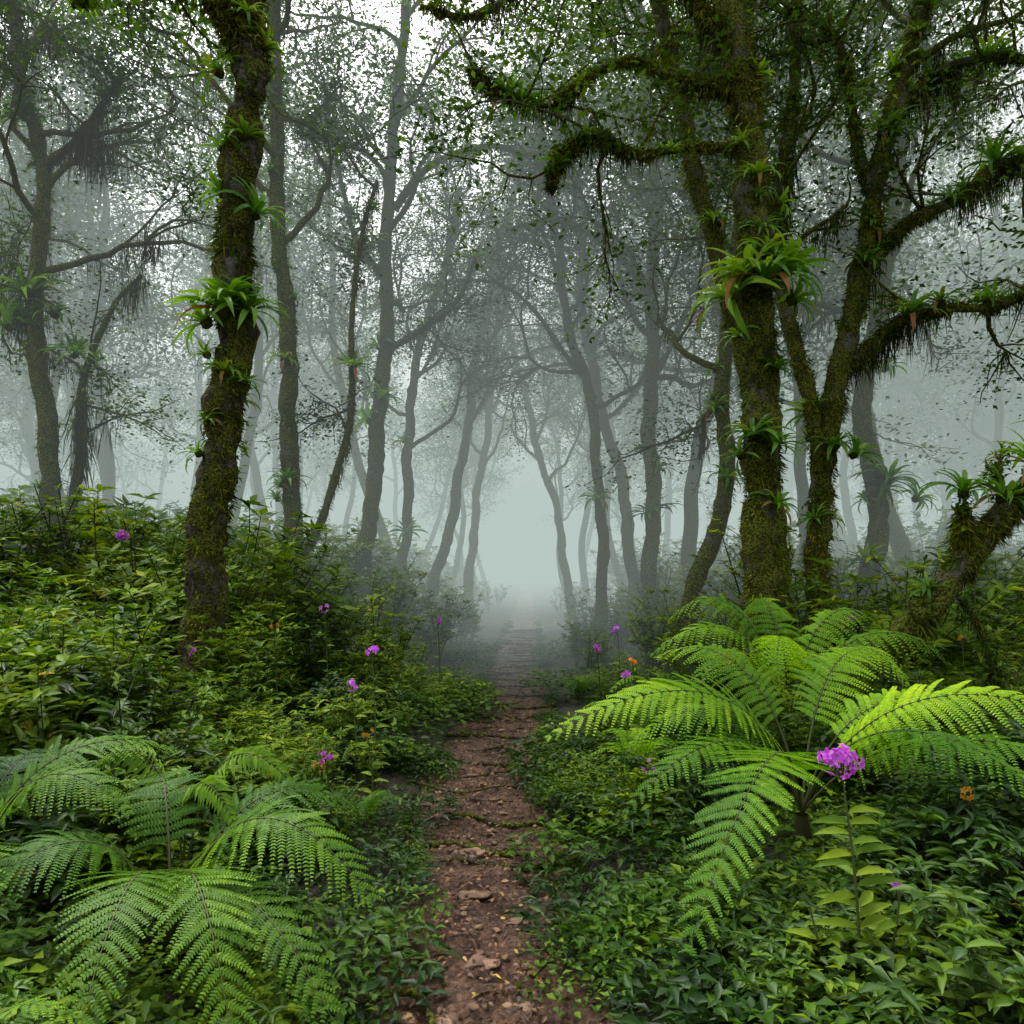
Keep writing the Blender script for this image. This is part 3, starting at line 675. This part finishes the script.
tree('mossy_tree', [(3.95, 9.5, .1), (3.88, 9.5, 1.89), (3.97, 9.5, 3.41), (4.26, 9.5, 4.68), (4.51, 9.5, 6.07), (4.81, 9.5, 7.46), (5.17, 9.5, 8.98), (5.5, 9.6, 11)], .15, .09,
     limbs=[([(4.45, 9.5, 5.5), (5.0, 9.4, 6.1), (5.5, 9.3, 6.35), (6.0, 9.3, 6.75), (6.7, 9.3, 6.9)], .09, .04), ([(4.15, 9.5, 4.2), (4.7, 9.3, 4.8), (5.3, 9.2, 4.95), (5.9, 9.2, 5.0), (6.6, 9.1, 5.4)], .075, .04),
            ([(4.8, 9.5, 7.4), (5.3, 9.4, 8.0), (6, 9.3, 8.1), (6.8, 9.3, 8.0)], .07, .03), ([(3.9, 9.5, 3.0), (3.68, 9.6, 4.6), (3.45, 9.7, 6.3), (3.6, 9.8, 7.6), (3.7, 9.8, 9.2)], .10, .06),
            ([(4.6, 9.5, 6.6), (4.3, 9.5, 7.6), (4.0, 9.4, 8.4), (3.4, 9.4, 8.8)], .07, .03)],
     nb=6, zb=.72, bl=2.6, per=16, ls=.085, hd=34, fz=16000, seed=31, mats=TM2, sides=18, hl=.75, epi=90, lump=.4, wand=.25, nbr=12, bs=.85)
tree('mossy_tree', [(5.8, 13, .2), (6.34, 13, 2.65), (6.07, 13, 4.73), (6.46, 13, 6.8), (6.8, 13, 9.9), (7, 13, 12)], .19, .1, nb=10, zb=.45, bl=3.2, per=17, ls=.09, hd=22, fz=6000, seed=12, mats=TM2, hl=.8, wand=.25, nbr=7, bs=1)
tree('leaning_trunk', [(2.62, 6.6, .1), (2.98, 6.5, .78), (3.54, 6.45, 1.4), (3.97, 6.4, 1.92), (4.44, 6.4, 2.48), (5.1, 6.4, 3.1), (5.9, 6.5, 3.9)], .115, .08,
     limbs=[([(3.7, 6.45, 1.6), (3.95, 6.35, 1.2), (4.0, 6.3, .75), (3.95, 6.3, .5)], .015, .008), ([(3.9, 6.4, 1.85), (3.85, 6.4, 2.2), (3.9, 6.4, 2.4)], .025, .012), ([(4.3, 6.4, 2.3), (4.2, 6.4, 2.6), (4.3, 6.4, 2.8)], .025, .012)],
     top=False, per=2, ls=.07, hd=14, fz=14000, seed=77, mats=TM2, hl=.35, tw=0, epi=80, lump=.4, sides=22)
tree('mossy_tree', [(-3.5, 12, .4), (-3.52, 12, 1.3), (-3.55, 12, 3.2), (-3.58, 12, 5.3), (-3.75, 12, 7.7), (-3.8, 12, 10.9), (-3.7, 12, 13)], .155, .08,
     limbs=[([(-3.45, 12, 1.9), (-2.95, 12, 2.9), (-2.55, 12, 4.6), (-2.5, 12, 6.4), (-2.2, 12, 8)], .07, .03)], nb=10, zb=.5, bl=2.8, per=17, ls=.085, hd=14, fz=6000, seed=41, mats=TM2, epi=40, wand=.25, nbr=6, bs=.85)
tree('mossy_tree', [(-3.05, 15, .4), (-2.94, 15, 2), (-2.68, 15, 4.6), (-2.52, 15, 6.6), (-2.48, 15, 9.2), (-2.2, 15, 12.2), (-2, 15, 14.5)], .185, .08,
     limbs=[([(-2.5, 15, 6.2), (-1.8, 15, 6.6), (-1.1, 15, 7.2), (-.6, 15, 8.2)], .07, .03), ([(-2.6, 15, 7.6), (-3.2, 15, 8.6), (-3.5, 15, 10.2)], .07, .03), ([(-2.4, 15, 9.0), (-1.6, 15, 9.9), (-.4, 15, 10.3), (.8, 15, 10.0), (1.6, 15, 10.4)], .08, .03)], nb=11, zb=.45, bl=3.0, per=17, ls=.09, hd=10, fz=4000, seed=42, mats=TM2, wand=.26, nbr=6, bs=1.0)
tree('mossy_tree', [(-7.3, 12, .6), (-7.36, 12, 2.58), (-7.5, 12, 4.5), (-7.63, 12, 6.26), (-7.5, 12, 8.3), (-7.9, 12, 9.8), (-8, 12, 12)], .16, .08,
     limbs=[([(-7.3, 12.2, 1.2), (-7.05, 12.2, 3.6), (-6.95, 12.2, 5), (-6.5, 12.1, 6.0), (-5.9, 12, 6.5)], .10, .03), ([(-7.5, 12, 8.2), (-6.9, 12, 8.7), (-6.3, 12, 9.6)], .07, .03),
            ([(-7.6, 12, 5.6), (-8.2, 12, 6.2), (-8.8, 12, 7.2)], .08, .03)], nb=13, zb=.5, bl=3.2, per=17, ls=.085, hd=26, fz=4000, seed=43, mats=TM2, hl=.9, wand=.26, nbr=9, bs=1)
mid = [([(-2.7, 18, .3), (-2.6, 18, 2), (-2.45, 18, 4.9), (-2.4, 18, 6.4), (-1.8, 18, 8.5), (-1.2, 18, 11)], .14, .07),
       ([(-2.3, 20, .3), (-1.9, 20, 2.2), (-1.5, 20, 3.7), (-1.1, 20, 6.4), (-.85, 20, 8), (-.2, 20, 11), (.4, 20, 13)], .16, .07),
       ([(-1.5, 25, .3), (-1.3, 25, 3), (-1.07, 25, 4.9), (-.7, 25, 7.5), (-.3, 25, 12)], .17, .07),
       ([(1.95, 16, .2), (1.88, 16, 3.3), (1.66, 16, 5.4), (1.1, 16, 7.6), (.8, 16, 10), (.3, 16, 12.5)], .13, .07),
       ([(2.75, 15, .2), (2.8, 15, 3.2), (2.76, 15, 5.2), (2.86, 15, 9.2), (2.6, 15, 12), (2.5, 15, 14)], .17, .09),
       ([(3.0, 18, .2), (2.7, 18, 3.5), (2.1, 18, 5.9), (1.7, 18, 8), (1.6, 18, 11), (1, 18, 13)], .16, .08),
       ([(2.45, 11, .1), (2.65, 11, 1.3), (2.9, 11, 2.2), (3.15, 11, 3.2), (3.1, 11, 5), (3.4, 11, 7), (3.5, 11, 10)], .14, .07),
       ([(1.9, 24, .2), (1.5, 24, 3.4), (.75, 24, 6), (.3, 24, 8), (-.5, 24, 11)], .14, .08)]
arch = {3: [([(1.5, 16, 6.0), (.6, 16, 7.2), (-.3, 16, 7.9), (-1.2, 16, 8.0)], .06, .025)], 4: [([(2.8, 15, 7.2), (1.9, 15, 8.3), (.9, 15, 8.8), (-.1, 15, 8.6)], .08, .03), ([(2.8, 15, 5.6), (3.4, 15, 6.6), (3.8, 15, 8)], .07, .03)],
        1: [([(-1.2, 20, 5.6), (-.4, 20, 6.9), (.4, 20, 7.6), (1.3, 20, 7.9)], .06, .03)]}
for i, (p, a, b_) in enumerate(mid):
    tree('forest_tree', p, a, b_, limbs=arch.get(i, ()), nb=11, zb=.38, bl=2.9, per=15, ls=.09, hd=8, fz=3500 if p[0][1] < 17 else 0, seed=100 + i, mats=TM2, wob=.04, sides=12, lump=.25, up=.12, wand=.26, nbr=4 if p[0][1] < 19 else 0, bs=.9)

BG = []
for k in range(6):
    r = np.random.default_rng(500 + k); l1 = np.cumsum(r.normal(0, .5, 5)); l2 = np.cumsum(r.normal(0, .45, 5))
    BG.append(tree('bg', [(l1[i] if i else 0, l2[i] if i else 0, h) for i, h in enumerate([0, 3, 6.5, 10, 13.5])], .165, .06,
                   nb=12, zb=.33, bl=3.3, per=10, ls=.15, hd=0, seed=600 + k, wob=.04, sides=8, lump=0.0, link=False, up=.12, mats=TM2, spread=.26, wand=.25))
BT = Bake()
c = 0
while c < 88:
    y = 16 + 42 * R.random() ** .95; lim = .80 * y + 3; x = R.uniform(-lim, lim); dx = abs(x - pcx(y))
    if dx < 1.7 or (y < 19 and abs(x) < 4): continue
    s = R.uniform(.85, 1.25)
    BT.put(BG[R.integers(6)], (x, y, float(gz(x, y)) - .1), (0, 0, R.uniform(0, 6.28)), (s, s, s * R.uniform(.9, 1.2))); c += 1
BT.done('distant_trees')

for (x, y, z, s, sd, k) in [
    (-2.62, 6.82, 4.10, 1.0, -.25, 2), (-2.42, 6.87, 4.12, .9, .35, 0), (-2.8, 6.88, 4.02, .95, -.55, 1), (-2.55, 6.8, 4.2, .8, .0, 0),
    (-2.62, 6.82, 3.55, .65, .1, 1), (-2.80, 6.88, 3.72, .6, -.6, 3), (-2.46, 6.9, 3.48, .6, .6, 3), (-2.88, 6.9, 2.82, .6, -.6, 3),
    (-2.45, 6.87, 5.72, .75, .2, 1), (-2.66, 6.9, 5.62, .7, -.6, 3), (-2.36, 6.9, 5.02, .8, .6, 0), (-2.68, 6.87, 6.3, .7, -.5, 1),
    (2.45, 7.78, 4.80, 1.2, -.3, 2), (2.82, 7.8, 4.85, 1.2, .4, 0), (2.62, 7.72, 4.72, 1.1, .05, 2), (2.95, 7.9, 4.6, 1.0, .8, 1), (2.32, 7.85, 4.6, 1.1, -.7, 2), (2.65, 7.75, 5.0, 1.0, .1, 1),
    (2.5, 7.78, 3.15, 1.0, -.3, 1), (2.7, 7.8, 3.05, .85, .3, 0), (2.4, 7.85, 2.95, .8, -.7, 3),
    (2.55, 7.78, 5.85, .8, 0, 1), (2.4, 7.8, 6.2, .7, -.5, 3), (2.8, 7.87, 5.6, .7, .6, 3),
    (4.0, 9.3, 3.3, 1.0, 0, 1), (4.25, 9.35, 3.2, .9, .5, 0), (3.78, 9.35, 2.4, .8, -.5, 3), (4.4, 9.35, 5.6, .9, .2, 1), (5.2, 9.1, 5.0, .9, .1, 1), (4.75, 9.35, 7.2, .8, 0, 1), (2.45, 9.1, 6.0, .8, 0, 1),
    (6.35, 12.7, 3.3, 1.2, .2, 2), (6.0, 12.7, 1.9, 1.1, -.3, 0), (6.3, 12.7, 5.2, 1.1, 0, 1), (6.9, 12.8, 3.0, 1.1, .6, 1),
    (3.82, 6.35, 2.4, .7, 0, 0), (4.15, 6.35, 2.35, .75, .1, 2), (4.42, 6.35, 2.62, .9, .1, 2), (3.55, 6.38, 1.58, .55, -.2, 3), (4.7, 6.35, 2.85, .9, .3, 0),
    (-3.55, 11.8, 3.2, 1.0, 0, 1), (-3.7, 11.85, 2.9, .8, -.5, 3), (-3.6, 11.85, 5.1, .9, .1, 1),
    (-2.6, 14.8, 5.2, 1.1, .1, 0), (-2.75, 14.75, 8.2, 1.1, -.3, 1), (-7.6, 11.8, 6.1, 1.3, 0, 2), (-7.2, 11.8, 5.8, 1.1, .4, 1), (-6.95, 11.9, 5.2, 1.0, .2, 0), (-7.9, 11.8, 5.6, 1.1, -.5, 0),
    (2.75, 14.8, 2.9, 1.2, -.3, 0), (1.8, 15.85, 3.3, 1.2, 0, 1), (2.9, 14.8, 3.8, 1.0, .5, 1), (3.1, 10.85, 3.1, .9, .2, 1)]:
    brom(x, y, z, s, sd, k, .3)

# ------------------------------------------------------------------ fog bank (homogeneous volume, its glow stands in for scattered daylight)
def fog(name, lo, hi, dens, col):
    m, nt, n, l = newmat(name)
    ab = n.new('ShaderNodeVolumeAbsorption'); ab.inputs['Color'].default_value = (0, 0, 0, 1); ab.inputs['Density'].default_value = dens
    em = n.new('ShaderNodeEmission'); em.inputs['Color'].default_value = (*col, 1); em.inputs['Strength'].default_value = dens
    ad = n.new('ShaderNodeAddShader'); l.new(ab.outputs[0], ad.inputs[0]); l.new(em.outputs[0], ad.inputs[1])
    o = n.new('ShaderNodeOutputMaterial'); l.new(ad.outputs[0], o.inputs['Volume'])
    lo = A(lo, float); hi = A(hi, float); V = A([[x, y, z] for x in (lo[0], hi[0]) for y in (lo[1], hi[1]) for z in (lo[2], hi[2])])
    Q = A([(0, 1, 3, 2), (4, 6, 7, 5), (0, 4, 5, 1), (2, 3, 7, 6), (0, 2, 6, 4), (1, 5, 7, 3)])
    mb = MB(); mb.add(V, Q, 0); return obj(name, mb.mesh(name, [m], False))
fog('fog', (-150, 10.2, -3), (150, 300, 18), .032, (.48, .575, .545))

# ------------------------------------------------------------------ light
SUN_AZ, SUN_EL = math.radians(-32), math.radians(62)
w = bpy.data.worlds.new('World'); scene.world = w; w.use_nodes = True
n = w.node_tree.nodes; l = w.node_tree.links; n.clear()
sky = n.new('ShaderNodeTexSky'); sky.sky_type = 'NISHITA'; sky.sun_disc = False
sky.sun_elevation = SUN_EL; sky.sun_rotation = SUN_AZ % (2 * math.pi); sky.air_density = 1; sky.dust_density = 8
hs = n.new('ShaderNodeHueSaturation'); hs.inputs['Saturation'].default_value = .06; hs.inputs['Value'].default_value = 2.6
bg = n.new('ShaderNodeBackground'); bg.inputs['Strength'].default_value = .15
o = n.new('ShaderNodeOutputWorld'); l.new(sky.outputs[0], hs.inputs['Color']); l.new(hs.outputs[0], bg.inputs['Color']); l.new(bg.outputs[0], o.inputs['Surface'])
sd = bpy.data.lights.new('sun', 'SUN'); sd.energy = 1.5; sd.angle = math.radians(20); sd.color = (1, .95, .84)
so = bpy.data.objects.new('sun', sd); scene.collection.objects.link(so)
dv = Vector((math.sin(SUN_AZ) * math.cos(SUN_EL), math.cos(SUN_AZ) * math.cos(SUN_EL), math.sin(SUN_EL)))
so.rotation_euler = (-dv).to_track_quat('-Z', 'Y').to_euler(); so.location = dv * 30

cd = bpy.data.cameras.new('camera'); cam = bpy.data.objects.new('camera', cd); scene.collection.objects.link(cam)
cd.sensor_width = 36; cd.lens = 750 / 1024 * 36; cd.shift_y = .0615; cd.clip_end = 1000; cd.clip_start = .05
cam.location = (0, 0, 1.7); cam.rotation_euler = (math.radians(90), 0, 0)
scene.camera = cam
scene.view_settings.view_transform = 'Standard'; scene.view_settings.look = 'None'; scene.view_settings.exposure = 0
